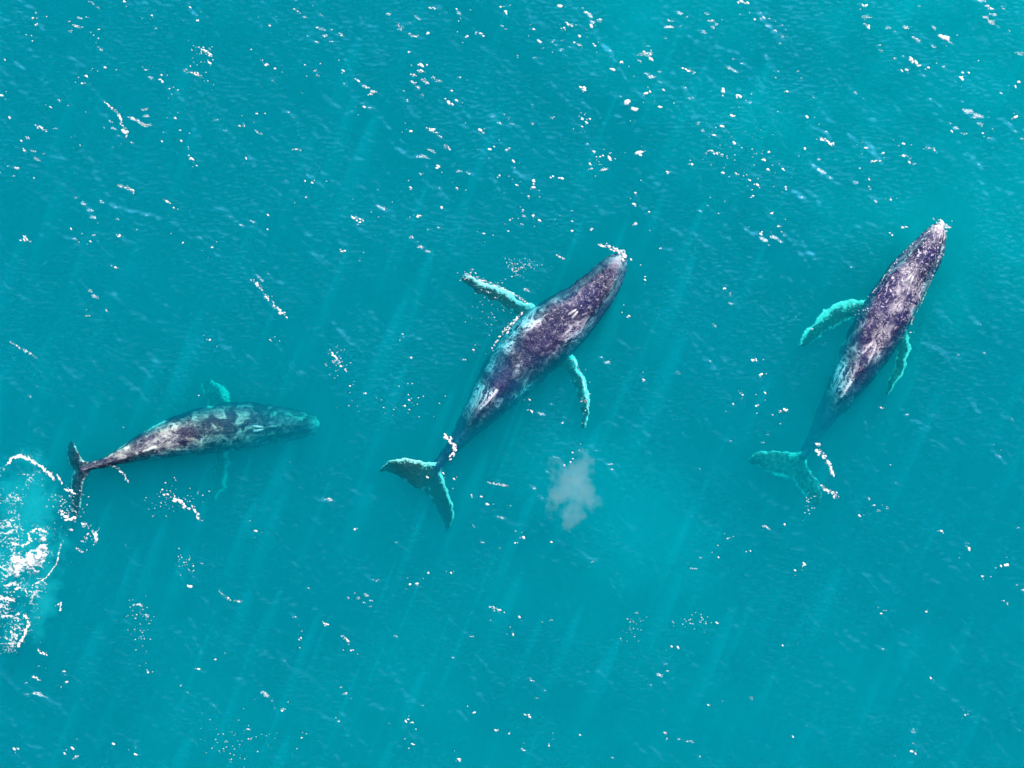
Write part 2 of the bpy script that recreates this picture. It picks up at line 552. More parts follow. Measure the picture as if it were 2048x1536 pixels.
    c2 = mixcol(nt, math_node(nt, 'MULTIPLY', flank, 0.8), c2, (0.75, 0.78, 0.75))
    c2 = mixcol(nt, math_node(nt, 'MULTIPLY', ramp(nt, around, -0.15, -0.7), 0.6), c2, pale)
    # flippers: white leading edge broken by dark blotches, darker behind
    fm = ramp(nt, flip, 0.03, 0.10)
    fb = noise(mapped((1, 1, 1), 4.0), 5.5, 5.0, 0.8, 0.8)
    lead = math_node(nt, 'MULTIPLY', ramp(nt, edge, 0.0, 0.85), lead_pale)
    trail = math_node(nt, 'MULTIPLY', ramp(nt, edge, -0.70, -0.98), trail_pale)
    fpal = mixcol(nt, ramp(nt, math_node(nt, 'ADD', fb, math_node(nt, 'MAXIMUM', lead, trail)), 0.56, 0.74), tuple(c * 0.08 for c in flipper_pale), flipper_pale)
    c3 = mixcol(nt, fm, c2, fpal)
    # flukes: dark with ragged, broken pale rims
    um = ramp(nt, fluke, 0.02, 0.10)
    fb2 = noise(mapped((1, 1, 1), 17.0), 3.2, 5.0, 0.8, 1.0)
    frl = math_node(nt, 'MULTIPLY', ramp(nt, edge, 0.35, 1.0), lead_pale * 0.9)
    frt = math_node(nt, 'MULTIPLY', ramp(nt, edge, -0.55, -1.0), trail_pale)
    fr = ramp(nt, math_node(nt, 'ADD', fb2, math_node(nt, 'MAXIMUM', frl, frt)), 0.62, 0.84)
    fluc = mixcol(nt, fr, mixcol(nt, ramp(nt, fb, *fluke_mott), tuple(c * 0.4 for c in fluke_base), tuple(c * 2.0 + 0.03 for c in fluke_base)), (0.66, 0.70, 0.64))
    c4 = mixcol(nt, um, c3, fluc)
    p = N(nt, 'ShaderNodeBsdfPrincipled')
    lk(c4, p.inputs['Base Color'])
    p.inputs['Roughness'].default_value = 0.24
    p.inputs['Specular IOR Level'].default_value = 0.30
    b1 = noise(mapped((1.1, 1.0, 1.0), 9.0), 5.5, 6.0, 0.7, 0.5)
    b2 = noise(mapped((1.0, 1.0, 1.0), 1.0), 22.0, 3.0, 0.6)
    hsum = math_node(nt, 'ADD', math_node(nt, 'MULTIPLY', b1, 1.0), math_node(nt, 'MULTIPLY', b2, 0.25))
    bp = N(nt, 'ShaderNodeBump', Strength=0.75, Distance=0.10)
    lk(hsum, bp.inputs['Height']); lk(bp.outputs[0], p.inputs['Normal'])
    lk(p.outputs[0], out.inputs['Surface'])
    return m


M_BLOW, nt, out = new_mat('blowhole_skin')
p = N(nt, 'ShaderNodeBsdfPrincipled', Roughness=0.35)
nz = N(nt, 'ShaderNodeTexNoise', Scale=14.0, Detail=4.0)
nt.links.new(mixcol(nt, ramp(nt, nz.outputs['Fac'], 0.4, 0.6), (0.10, 0.08, 0.12), (0.7, 0.64, 0.66)), p.inputs['Base Color'])
nt.links.new(p.outputs[0], out.inputs['Surface'])

M_MOUTH_SHADE, nt, out = new_mat('mouth_groove_shade')
p = N(nt, 'ShaderNodeBsdfPrincipled', Roughness=0.6)
nz = N(nt, 'ShaderNodeTexNoise', Scale=6.0, Detail=3.0)
nt.links.new(mixcol(nt, nz.outputs['Fac'], (0.006, 0.005, 0.012), (0.02, 0.015, 0.03)), p.inputs['Base Color'])
nt.links.new(p.outputs[0], out.inputs['Surface'])

WHITE = (0.72, 0.76, 0.72)
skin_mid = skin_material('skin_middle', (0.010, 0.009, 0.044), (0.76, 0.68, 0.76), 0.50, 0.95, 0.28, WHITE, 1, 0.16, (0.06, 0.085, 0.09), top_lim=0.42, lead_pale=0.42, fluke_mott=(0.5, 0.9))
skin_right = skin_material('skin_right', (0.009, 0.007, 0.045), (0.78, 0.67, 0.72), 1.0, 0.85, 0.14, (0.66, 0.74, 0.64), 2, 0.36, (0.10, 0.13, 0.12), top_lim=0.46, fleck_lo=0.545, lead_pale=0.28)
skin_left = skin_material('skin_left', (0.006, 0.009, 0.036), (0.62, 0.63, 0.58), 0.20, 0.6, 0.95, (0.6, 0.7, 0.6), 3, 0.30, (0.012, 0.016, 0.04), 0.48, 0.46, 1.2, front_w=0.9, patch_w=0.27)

make_whale(
    'humpback whale between the other two, both white-edged flippers spread wide',
    spine=[(0, 1245, 509), (0.12, 1206, 566), (0.25, 1153, 622), (0.4, 1090, 672), (0.55, 1030, 735), (0.7, 974, 806), (0.85, 920, 875), (1.0, 868, 938)],
    widths=[(0, 6), (0.02, 17), (0.06, 28), (0.12, 36), (0.2, 45), (0.3, 57), (0.4, 64), (0.5, 62), (0.6, 54), (0.7, 40), (0.8, 26), (0.9, 14), (1.0, 10)],
    zback=[(0, -0.02), (0.08, 0.14), (0.2, 0.24), (0.3, 0.16), (0.42, 0.06), (0.55, -0.12), (0.65, -0.20), (0.72, -0.22), (0.8, -0.58), (0.9, -0.58), (1.0, -0.45)],
    heights=[(0, 0.8), (0.1, 0.75), (0.3, 0.85), (0.6, 1.0), (0.8, 1.25), (0.92, 1.5), (1.0, 1.0)],
    flippers=[
        ([(1085, 612), (1052, 604), (1022, 585), (990, 571), (960, 562), (930, 545)],
         [(1060, 660), (1042, 634), (1008, 612), (978, 597), (950, 583), (924, 562)], [-0.75, -0.48, -0.30, -0.24, -0.20, -0.25]),
        ([(1128, 690), (1150, 718), (1166, 750), (1178, 790), (1180, 825), (1170, 858)],
         [(1100, 722), (1128, 742), (1146, 768), (1157, 800), (1163, 828), (1165, 856)], [-0.9, -0.75, -0.6, -0.55, -0.55, -0.6])],
    flukes=[
        ([(884, 922), (862, 924), (836, 920), (806, 916), (778, 922), (755, 944)],
         [(866, 975), (848, 982), (826, 974), (802, 958), (776, 944), (757, 948)], [-0.55, -0.42, -0.28, -0.24, -0.36, -0.55]),
        ([(884, 930), (888, 958), (898, 985), (907, 1012), (908, 1038), (895, 1064)],
         [(846, 962), (850, 985), (864, 1004), (876, 1024), (886, 1045), (892, 1064)], [-0.55, -0.64, -0.66, -0.70, -0.80, -0.95])],
    fin=(0.63, 0.715, 0.28), mat=skin_mid, seed=1)

make_whale(
    'speckled humpback whale with foam on its snout, swimming near the picture\'s upper edge',
    spine=[(0, 1882, 449), (0.12, 1856, 500), (0.25, 1815, 558), (0.4, 1770, 632), (0.55, 1732, 700), (0.7, 1690, 772), (0.85, 1642, 848), (1.0, 1602, 918)],
    widths=[(0, 6), (0.02, 15), (0.06, 25), (0.12, 33), (0.2, 41), (0.3, 47), (0.4, 52), (0.5, 51), (0.6, 45), (0.7, 35), (0.8, 24), (0.9, 13), (1.0, 9)],
    zback=[(0, 0.08), (0.08, 0.24), (0.2, 0.32), (0.35, 0.22), (0.48, 0.06), (0.58, -0.10), (0.68, -0.22), (0.78, -0.75), (0.9, -1.1), (1.0, -1.0)],
    heights=[(0, 0.8), (0.1, 0.8), (0.3, 0.9), (0.6, 1.0), (0.8, 1.25), (0.92, 1.5), (1.0, 1.0)],
    flippers=[
        ([(1765, 588), (1730, 596), (1695, 600), (1662, 612), (1628, 640), (1594, 688)],
         [(1735, 642), (1714, 640), (1690, 645), (1664, 658), (1639, 676), (1606, 699)], [-0.9, -0.8, -0.7, -0.7, -0.75, -0.85]),
        ([(1800, 640), (1816, 668), (1820, 700), (1810, 735), (1793, 765), (1772, 796)],
         [(1775, 670), (1790, 694), (1792, 718), (1786, 742), (1777, 766), (1768, 794)], [-0.95, -0.85, -0.8, -0.8, -0.85, -0.95])],
    flukes=[
        ([(1614, 900), (1592, 904), (1568, 902), (1540, 902), (1514, 903), (1495, 920)],
         [(1600, 954), (1584, 960), (1566, 955), (1544, 949), (1519, 936), (1497, 926)], [-1.1, -1.1, -1.0, -0.92, -0.90, -0.95]),
        ([(1612, 902), (1615, 930), (1628, 948), (1640, 968), (1644, 992), (1633, 1016)],
         [(1580, 940), (1586, 958), (1595, 976), (1606, 990), (1618, 1002), (1628, 1015)], [-1.1, -1.1, -1.0, -0.92, -0.85, -0.85])],
    fin=(0.64, 0.72, 0.20), mat=skin_right, seed=2)

make_whale(
    'grey humpback whale next to the churned foam, its head fully under water',
    spine=[(0, 640, 848), (0.12, 588, 849), (0.25, 520, 849), (0.4, 445, 856), (0.55, 372, 869), (0.7, 300, 890), (0.85, 228, 918), (1.0, 160, 940)],
    widths=[(0, 7), (0.02, 15), (0.06, 24), (0.12, 30), (0.2, 38), (0.3, 47), (0.4, 49), (0.5, 46), (0.6, 39), (0.7, 30), (0.8, 18), (0.9, 10), (1.0, 8)],
    zback=[(0, -1.0), (0.08, -0.68), (0.2, -0.45), (0.35, -0.25), (0.5, -0.10), (0.62, 0.04), (0.75, 0.12), (0.88, 0.12), (1.0, 0.0)],
    heights=[(0, 0.8), (0.1, 0.8), (0.3, 0.9), (0.6, 1.05), (0.8, 1.3), (0.92, 1.5), (1.0, 1.0)],
    flippers=[
        ([(470, 835), (462, 812), (460, 795), (452, 780), (438, 766), (420, 757)],
         [(425, 835), (424, 815), (412, 798), (402, 786), (402, 772), (412, 758)], [-1.3, -1.3, -1.35, -1.4, -1.45, -1.5]),
        ([(462, 880), (460, 912), (460, 938), (455, 962), (446, 984), (428, 1002)],
         [(425, 890), (430, 918), (424, 942), (420, 964), (420, 985), (424, 1001)], [-1.5, -1.75, -2.0, -2.1, -2.2, -2.3])],
    flukes=[
        ([(182, 926), (170, 922), (162, 912), (155, 900), (150, 890), (145, 880)],
         [(150, 950), (144, 940), (136, 924), (133, 908), (136, 894), (143, 880)], [-0.10, -0.12, -0.16, -0.22, -0.30, -0.36]),
        ([(182, 946), (172, 956), (165, 974), (163, 996), (160, 1018), (152, 1040)],
         [(150, 938), (143, 956), (141, 976), (141, 996), (143, 1016), (148, 1038)], [-0.10, -0.14, -0.22, -0.30, -0.36, -0.45])],
    fin=(0.66, 0.73, 0.14), roll=0.22, mat=skin_left, seed=3)


# ------------------------------------------------------------------ ripples: sky reflections on the wave crests, painted as pale see-through patches
m_sky_sheen, nt, out = new_mat('sky_reflection_film')
df = N(nt, 'ShaderNodeBsdfDiffuse')
df.inputs['Color'].default_value = (0.08, 0.50, 0.80, 1)
tr = N(nt, 'ShaderNodeBsdfTransparent')
mx = N(nt, 'ShaderNodeMixShader')
al = N(nt, 'ShaderNodeAttribute'); al.attribute_name = 'cover'
nz = N(nt, 'ShaderNodeTexNoise', Scale=5.0, Detail=5.0, Roughness=0.7)
tc = N(nt, 'ShaderNodeNewGeometry')
nt.links.new(tc.outputs['Position'], nz.inputs['Vector'])
nt.links.new(math_node(nt, 'MULTIPLY', al.outputs['Fac'], ramp(nt, nz.outputs['Fac'], 0.20, 0.60)), mx.inputs[0])
nt.links.new(tr.outputs[0], mx.inputs[1]); nt.links.new(df.outputs[0], mx.inputs[2])
nt.links.new(mx.outputs[0], out.inputs['Surface'])

WHALE_LINES = [((1245, 509), (868, 938), 75), ((1882, 449), (1602, 918), 62), ((640, 848), (160, 940), 62)]


def over_whale(x, y):
    for (x0, y0), (x1, y1), r in WHALE_LINES:
        t = ((x - x0) * (x1 - x0) + (y - y0) * (y1 - y0)) / ((x1 - x0) ** 2 + (y1 - y0) ** 2)
        t = min(1, max(0, t))
        if math.hypot(x - x0 - t * (x1 - x0), y - y0 - t * (y1 - y0)) < r:
            return True
    return False


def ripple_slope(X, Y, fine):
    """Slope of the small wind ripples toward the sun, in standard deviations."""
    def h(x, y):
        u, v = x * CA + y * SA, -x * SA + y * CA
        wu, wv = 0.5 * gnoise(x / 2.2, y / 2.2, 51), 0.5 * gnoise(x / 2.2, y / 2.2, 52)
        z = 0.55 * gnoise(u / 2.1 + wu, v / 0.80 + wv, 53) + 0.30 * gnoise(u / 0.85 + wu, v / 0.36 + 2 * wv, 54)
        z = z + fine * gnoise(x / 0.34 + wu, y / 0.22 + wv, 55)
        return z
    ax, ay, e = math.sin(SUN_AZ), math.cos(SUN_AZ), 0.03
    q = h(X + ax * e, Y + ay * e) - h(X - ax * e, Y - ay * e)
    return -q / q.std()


def near_whale(PX, PY):
    m = np.zeros(PX.shape, bool)
    for (x0, y0), (x1, y1), r in WHALE_LINES:
        t = np.clip(((PX - x0) * (x1 - x0) + (PY - y0) * (y1 - y0)) / ((x1 - x0) ** 2 + (y1 - y0) ** 2), 0, 1)
        m |= np.hypot(PX - x0 - t * (x1 - x0), PY - y0 - t * (y1 - y0)) < r
    return m


def whale_clear(PX, PY):
    """0 over the whales, their flippers and flukes, rising softly to 1 away from them."""
    m = np.ones(PX.shape)
    for (x0, y0), (x1, y1), r in WHALE_LINES + LIMB_LINES:
        t = np.clip(((PX - x0) * (x1 - x0) + (PY - y0) * (y1 - y0)) / ((x1 - x0) ** 2 + (y1 - y0) ** 2), 0, 1)
        dd = np.hypot(PX - x0 - t * (x1 - x0), PY - y0 - t * (y1 - y0))
        m = np.minimum(m, sstep(r * 0.9, r * 0.9 + 30, dd))
    return m


LIMB_LINES = [((1060, 620), (928, 553), 24), ((1130, 700), (1172, 800), 22), ((1172, 800), (1168, 856), 16), ((868, 945), (757, 943), 30), ((868, 945), (895, 1062), 26),
              ((1740, 605), (1650, 632), 28), ((1650, 632), (1598, 690), 18), ((1805, 660), (1800, 740), 22), ((1800, 740), (1770, 795), 14), ((1600, 925), (1496, 918), 28), ((1600, 925), (1634, 1014), 26),
              ((440, 800), (425, 760), 26), ((445, 905), (428, 1000), 24), ((158, 935), (144, 880), 20), ((158, 940), (150, 1038), 20)]


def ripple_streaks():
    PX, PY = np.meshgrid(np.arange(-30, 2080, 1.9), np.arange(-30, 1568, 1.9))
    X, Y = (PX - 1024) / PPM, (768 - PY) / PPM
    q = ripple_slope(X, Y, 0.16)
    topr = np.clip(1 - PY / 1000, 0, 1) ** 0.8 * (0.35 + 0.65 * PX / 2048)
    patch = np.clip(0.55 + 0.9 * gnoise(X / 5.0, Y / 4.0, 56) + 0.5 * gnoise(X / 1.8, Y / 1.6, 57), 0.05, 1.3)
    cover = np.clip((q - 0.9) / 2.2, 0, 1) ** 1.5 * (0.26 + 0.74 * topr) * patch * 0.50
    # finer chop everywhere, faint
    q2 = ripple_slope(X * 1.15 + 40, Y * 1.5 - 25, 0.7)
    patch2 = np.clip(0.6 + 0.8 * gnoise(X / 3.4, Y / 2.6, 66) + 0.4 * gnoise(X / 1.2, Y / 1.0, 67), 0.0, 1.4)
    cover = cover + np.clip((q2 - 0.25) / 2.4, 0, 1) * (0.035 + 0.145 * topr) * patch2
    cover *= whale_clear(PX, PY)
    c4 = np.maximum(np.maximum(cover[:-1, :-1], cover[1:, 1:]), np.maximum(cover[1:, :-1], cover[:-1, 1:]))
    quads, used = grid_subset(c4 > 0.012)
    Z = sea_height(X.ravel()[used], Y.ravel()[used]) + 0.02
    o = mesh_np('ripples', np.stack([X.ravel()[used], Y.ravel()[used], Z], 1), quads, m_sky_sheen)
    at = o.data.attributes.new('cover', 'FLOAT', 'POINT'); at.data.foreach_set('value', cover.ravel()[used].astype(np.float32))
    return tag(o, 'thin ripple crests with sky reflection painted pale blue all over the sea surface', 'ripples', kind='stuff')


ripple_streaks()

# ------------------------------------------------------------------ foam, and sun glints modelled as white flecks
m_foam_glint, nt, out = new_mat('white_foam_glint')
p = N(nt, 'ShaderNodeBsdfPrincipled', Roughness=0.6)
nz = N(nt, 'ShaderNodeTexNoise', Scale=9.0, Detail=4.0)
tcf = N(nt, 'ShaderNodeNewGeometry'); nt.links.new(tcf.outputs['Position'], nz.inputs['Vector'])
nt.links.new(mixcol(nt, nz.outputs['Fac'], (0.62, 0.57, 0.56), (0.80, 0.76, 0.74)), p.inputs['Base Color'])
ta = N(nt, 'ShaderNodeAttribute'); ta.attribute_name = 'cover'
tb = N(nt, 'ShaderNodeBsdfTransparent'); tm = N(nt, 'ShaderNodeMixShader')
nt.links.new(ta.outputs['Fac'], tm.inputs[0]); nt.links.new(tb.outputs[0], tm.inputs[1]); nt.links.new(p.outputs[0], tm.inputs[2])
nt.links.new(tm.outputs[0], out.inputs['Surface'])


class Flecks:
    def __init__(self):
        self.v, self.f, self.c = [], [], []

    def blob(self, px, py, r_px, stretch=1.0, ang=0.0, lift=0.02, cover=None):
        P = W(px, py, 0.0)
        z = lift
        r = r_px * 1.02 / PPM
        if cover is None:
            cover = min(1.0, 0.35 + 0.22 * r_px + random.random() * 0.35)
        self.c.append(cover)
        n = 7 if r_px < 3.5 else 10
        b = len(self.v)
        ca, sa = math.cos(ang), math.sin(ang)
        self.v.append((P.x, P.y, z + min(0.05, r * 0.5)))
        for ring, (k, dz) in enumerate(((0.7, 0.35), (1.0, -0.5))):
            for j in range(n):
                a = 2 * math.pi * j / n
                rr = r * k * random.uniform(0.72, 1.25)
                self.c.append(cover * (0.15 if ring else 0.95))
                x, y = rr * math.cos(a) * stretch, rr * math.sin(a)
                self.v.append((P.x + x * ca - y * sa, P.y + x * sa + y * ca, z + dz * min(0.05, r * 0.5)))
        for j in range(n):
            j2 = (j + 1) % n
            self.f.append((b, b + 1 + j, b + 1 + j2))
            self.f.append((b + 1 + j, b + 1 + n + j, b + 1 + n + j2, b + 1 + j2))

    def line(self, pts, w, broken=0.25):
        for (x0, y0), (x1, y1) in zip(pts[:-1], pts[1:]):
            Ls = math.hypot(x1 - x0, y1 - y0)
            n = max(4, int(Ls / (w * 0.16)))
            ang = -math.atan2(y1 - y0, x1 - x0)
            for i in range(n + 1):
                if random.random() < broken:
                    continue
                t = i / n
                q = 0.55 + 0.45 * math.sin(math.pi * t)
                self.blob(x0 + (x1 - x0) * t + random.gauss(0, w * 0.26), y0 + (y1 - y0) * t + random.gauss(0, w * 0.26),
                          w * 0.29 * q * random.choice((0.2, 0.3, 0.45, 0.7, 1.0)), random.uniform(1.0, 2.2), ang + random.gauss(0, 0.3))

    def build(self, name):
        o = mesh_obj(name, self.v, self.f, m_foam_glint, float_on_sea=True)
        at = o.data.attributes.new('cover', 'FLOAT', 'POINT'); at.data.foreach_set('value', self.c)
        return o


SPOTS = """71,50,5 65,36,4 65,82,3 72,26,3 248,3,6 304,31,4 381,15,4 396,41,5 419,126,6 325,164,6 323,150,4 339,178,3 356,180,3 416,162,3 540,52,4 634,55,4
502,99,4 550,137,4 610,130,3 687,142,5 173,152,5 164,167,4 211,135,4 197,59,3 197,77,3 247,263,10 263,285,3 43,282,4 19,236,5 100,214,4 3,191,5 10,120,4 68,356,4
361,261,4 363,282,5 351,236,4 384,318,7 378,311,4 393,331,3 324,283,4 347,415,4 514,227,4 530,227,3 492,316,4 610,362,4 625,366,4 612,395,3 239,471,6 366,485,4 424,495,5
535,459,4 181,483,4 142,458,4 1119,12,8 1001,14,5 1011,23,6 913,18,4 935,72,5 856,66,5 843,131,8 817,105,4 897,205,8 913,201,6 903,182,5 822,262,6 960,260,6 728,214,7
717,162,5 741,188,5 1159,72,5 1182,51,7 1128,56,5 1078,83,6 1067,59,5 1190,92,5 1302,118,8 1288,104,6 1243,124,6 1226,139,7 1169,176,8 1292,187,7 1253,205,11 1268,219,10
1319,214,6 1446,183,9 1479,193,8 1327,180,5 1165,238,5 1180,238,5 1173,245,5 1164,253,4 1279,305,10 1219,316,7 1188,303,5 1206,311,4 1444,253,7 1469,287,6 1463,232,7
1384,329,6 1446,346,6 1124,357,7 1106,353,5 1067,363,5 1067,375,6 1032,370,5 979,299,6 1027,323,6 876,332,7 999,351,5 1180,328,5 914,376,4 821,375,5 883,415,6 835,434,5
768,419,5 1067,431,5 1079,441,5 1057,393,4 1046,420,4 1268,408,6 1271,386,5 1272,447,5 1298,424,4 1483,3,7 1495,6,7 1527,35,5 1509,39,4 1732,11,6 1737,55,7 1892,77,12
1821,120,9 1832,126,8 1813,140,6 1856,136,6 1922,157,8 1937,146,5 1925,146,5 2038,164,7 2031,234,7 1614,234,7 1574,183,5 1732,296,6 1767,306,6 1807,288,5 1903,263,4
1965,267,5 1610,297,5 1538,304,5 1527,320,6 1536,339,6 1565,338,6 1468,286,6 1571,374,4 1515,370,6 1500,361,5 1506,392,5 1543,427,5 1522,468,6 1784,471,5 1738,359,4
1781,400,4 1569,1049,5 1455,1077,4 1437,1115,4 1501,1102,3 1609,1128,6 1590,1141,5 1433,1245,5 1343,1293,5 1356,1295,5 1718,1031,5 1882,1062,6 1938,1097,7 2013,1130,8
1964,1153,5 1853,1224,4 1762,1227,4 1416,1410,4 1823,1503,6 1861,1356,4 1586,1474,4 1565,1291,4 1930,1430,4 1039,1234,5 820,1169,5 857,1146,4 902,1146,5 1047,1075,7
1030,1086,4 1103,1084,4 702,1301,5 602,1276,5 709,1059,6 973,1008,5 512,1062,6 1026,1270,4 949,1425,5 991,1461,5 1018,1468,4 812,1443,5 825,1445,4 1160,1470,4 1098,1491,4
918,1518,5 825,1488,4 564,1422,4 677,1443,3 603,1476,4 381,1173,7 29,1498,6 227,1488,6 270,1509,6 129,1507,5 145,1496,5 129,1343,4 133,1364,4 296,1345,5 431,1319,4
397,1338,4 564,1421,4 1182,460,5 1144,462,5 700,772,4 731,787,4 805,668,3 947,700,4 822,716,4 1258,632,4 1449,577,5 1504,720,6 1522,749,6 1288,760,4 810,812,5 818,800,4
1060,800,4 1064,824,5 1125,846,4 855,955,4 886,946,5 908,958,4 943,990,4 962,993,4 975,1008,4 1145,905,4 1141,924,4 1290,560,4 690,502,5 706,436,6 720,445,4 536,430,4
968,467,4 836,432,5 1020,440,4 1262,520,4 420,680,4 231,535,5 48,480,5 160,290,3 540,680,4 1485,790,4 1570,820,7 1512,812,5 1466,808,4 1530,786,5""".split()
LINES = [
    ([(400, 92), (424, 113)], 7), ([(366, 139), (407, 154)], 5), ([(586, 17), (602, 26)], 4), ([(678, 65), (687, 72)], 6), ([(523, 120), (537, 132)], 6),
    ([(208, 203), (232, 222)], 5), ([(236, 224), (243, 245), (255, 273)], 7), ([(70, 251), (92, 261)], 6), ([(46, 296), (53, 306)], 6), ([(234, 370), (246, 373)], 5),
    ([(255, 373), (267, 384)], 6), ([(326, 398), (343, 408)], 5), ([(510, 261), (524, 269)], 4), ([(585, 298), (602, 301)], 4), ([(678, 501), (690, 504)], 7),
    ([(46, 471), (59, 485)], 6), ([(792, 45), (802, 59)], 7), ([(817, 68), (837, 74)], 7), ([(854, 16), (872, 16)], 5), ([(950, 66), (964, 67)], 7),
    ([(835, 139), (852, 145)], 7), ([(856, 256), (880, 270)], 9), ([(889, 290), (903, 298)], 7), ([(1130, 43), (1147, 53)], 6), ([(1147, 86), (1165, 92)], 8),
    ([(1362, 135), (1388, 146)], 9), ([(1100, 234), (1109, 235)], 6), ([(1420, 268), (1433, 273)], 7), ([(1415, 300), (1446, 312)], 6), ([(1330, 345), (1340, 345)], 6),
    ([(1008, 299), (1018, 300)], 6), ([(702, 432), (725, 441)], 7), ([(1634, 277), (1648, 278), (1670, 291)], 7), ([(1740, 323), (1764, 321)], 7),
    ([(1800, 312), (1815, 310), (1829, 329)], 8), ([(1849, 297), (1865, 296), (1874, 306)], 6), ([(1804, 454), (1818, 454)], 6), ([(980, 1213), (1006, 1225)], 7),
    ([(826, 1171), (840, 1172)], 7), ([(685, 1270), (699, 1287)], 7), ([(645, 1244), (660, 1251)], 5), ([(1050, 1430), (1064, 1435)], 7), ([(77, 1299), (92, 1311)], 7),
    ([(62, 1351), (78, 1361)], 6), ([(437, 1180), (448, 1192), (459, 1202)], 7), ([(469, 1202), (485, 1202)], 6), ([(148, 1516), (158, 1510)], 5),
    ([(1113, 508), (1128, 519)], 6), ([(505, 560), (525, 580)], 7), ([(530, 590), (545, 608), (576, 637)], 8), ([(660, 700), (672, 718), (694, 744)], 6),
    ([(975, 965), (1020, 972)], 4), ([(235, 936), (250, 950), (256, 963)], 5), ([(222, 932), (231, 934)], 5), ([(20, 683), (75, 716)], 4), ([(240, 372), (266, 380)], 5),
    ([(320, 985), (345, 992), (362, 1004), (378, 1018)], 11), ([(385, 1012), (404, 1045)], 9), ([(645, 996), (668, 1002)], 5), ([(1424, 646), (1430, 655)], 4),
    ([(1508, 718), (1514, 724)], 6), ([(1560, 820), (1576, 821)], 7),
]
fk = Flecks()
for s_ in SPOTS:
    x, y, r = map(float, s_.split(','))
    k = max(1, int(r / 4))
    fk.blob(x, y, r * 0.39, random.uniform(1.1, 2.2), random.gauss(-0.5, 0.35))
    for _ in range(k):
        fk.blob(x + random.gauss(0, r * 0.6), y + random.gauss(0, r * 0.45), r * random.uniform(0.12, 0.32), random.uniform(1.1, 2.4), random.gauss(-0.5, 0.35))
    for _ in range(random.randint(0, 3)):
        fk.blob(x + random.gauss(0, 14), y + random.gauss(0, 12), random.uniform(0.5, 1.2))
for pts, w in LINES:
    fk.line(pts, w)
# tiny sun glints, made as white blobs where the ripples tip toward the sun, denser near the picture's top
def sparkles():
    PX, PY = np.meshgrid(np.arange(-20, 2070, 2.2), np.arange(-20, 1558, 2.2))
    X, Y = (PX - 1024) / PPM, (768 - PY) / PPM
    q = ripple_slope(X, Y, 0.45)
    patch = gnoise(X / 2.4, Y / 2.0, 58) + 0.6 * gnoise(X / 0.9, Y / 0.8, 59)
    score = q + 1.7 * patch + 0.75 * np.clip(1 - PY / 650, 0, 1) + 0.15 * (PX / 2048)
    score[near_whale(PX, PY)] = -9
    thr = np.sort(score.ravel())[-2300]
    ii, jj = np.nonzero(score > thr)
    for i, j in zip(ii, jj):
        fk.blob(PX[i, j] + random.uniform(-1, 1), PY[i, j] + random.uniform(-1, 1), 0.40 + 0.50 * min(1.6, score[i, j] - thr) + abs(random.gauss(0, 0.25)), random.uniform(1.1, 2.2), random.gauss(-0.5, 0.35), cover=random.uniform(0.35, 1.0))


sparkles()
for cx, cy_, sx, sy, n in ((1038, 532, 16, 10, 70), (990, 620, 26, 22, 45), (350, 1000, 28, 16, 60), (1617, 1000, 7, 20, 18), (282, 1240, 12, 26, 50), (370, 1130, 12, 12, 30), (1390, 1240, 16, 9, 30),
                           (672, 722, 9, 16, 40), (470, 1480, 40, 24, 60), (1270, 1260, 18, 14, 25), (400, 110, 18, 14, 25), (1500, 310, 40, 30, 40), (780, 800, 50, 20, 30)):
    for _ in range(n):
        fk.blob(random.gauss(cx, sx), random.gauss(cy_, sy), random.uniform(0.4, 1.1), random.uniform(1, 1.8), random.gauss(-0.5, 0.4), cover=random.uniform(0.3, 1.0))
o = fk.build('glint_foam_flecks')
tag(o, 'small white flecks of foam and modelled sun glints scattered over the whole sea', 'foam', kind='stuff')


def foam_wash(name, label, lines, dots=(), broken=0.05):
    f = Flecks()
    for pts, w in lines:
        f.line(pts, w, broken); f.line(pts, w * 0.8, max(broken, 0.2))
    for cx, cy_, sx, sy, n in dots:
        for _ in range(n):
            f.blob(random.gauss(cx, sx), random.gauss(cy_, sy), random.uniform(0.4, 1.2), random.uniform(1, 2.2), random.gauss(-0.5, 0.4), 0.03, cover=random.uniform(0.3, 0.95))
    return tag(f.build(name), label, 'foam', 'foam kicked up by the whales', 'stuff')


foam_wash('foam_curl', 'pinkish white curl of foam over the middle whale\'s tail stock', [([(887, 872), (899, 880), (908, 889), (909, 900), (900, 915)], 9)])
foam_wash('snout_foam', 'white foam curling round the middle whale\'s snout', [([(1198, 490), (1212, 492), (1226, 498), (1240, 503)], 7), ([(1234, 499), (1246, 507), (1251, 520)], 11)], [(1246, 510, 5, 6, 25)])
foam_wash('snout_foam', 'white foam cap on the snout of the whale near the upper edge', [([(1870, 450), (1880, 445), (1890, 455)], 12), ([(1888, 449), (1902, 456)], 4)], [(1879, 455, 8, 7, 30)])
foam_wash('foam_streak', 'thick white foam streak beside the submerged pale green flukes', [([(1631, 886), (1641, 892)], 8), ([(1634, 901), (1644, 907), (1652, 917)], 13), ([(1654, 924), (1661, 936), (1666, 950)], 12)])
foam_wash('foam_streak', 'bent white foam streak below the submerged pale green flukes', [([(1644, 975), (1657, 983), (1666, 984), (1673, 996)], 9)])
foam_wash('foam_streak', 'foam dashed along the lower fluke tip of the whale beside churned foam', [([(120, 1022), (130, 1034), (150, 1042)], 12), ([(166, 1045), (176, 1052)], 9), ([(187, 1062), (194, 1074), (192, 1086)], 7), ([(132, 978), (148, 988)], 9)],
          [(140, 1005, 16, 18, 60), (180, 1072, 10, 10, 30)])

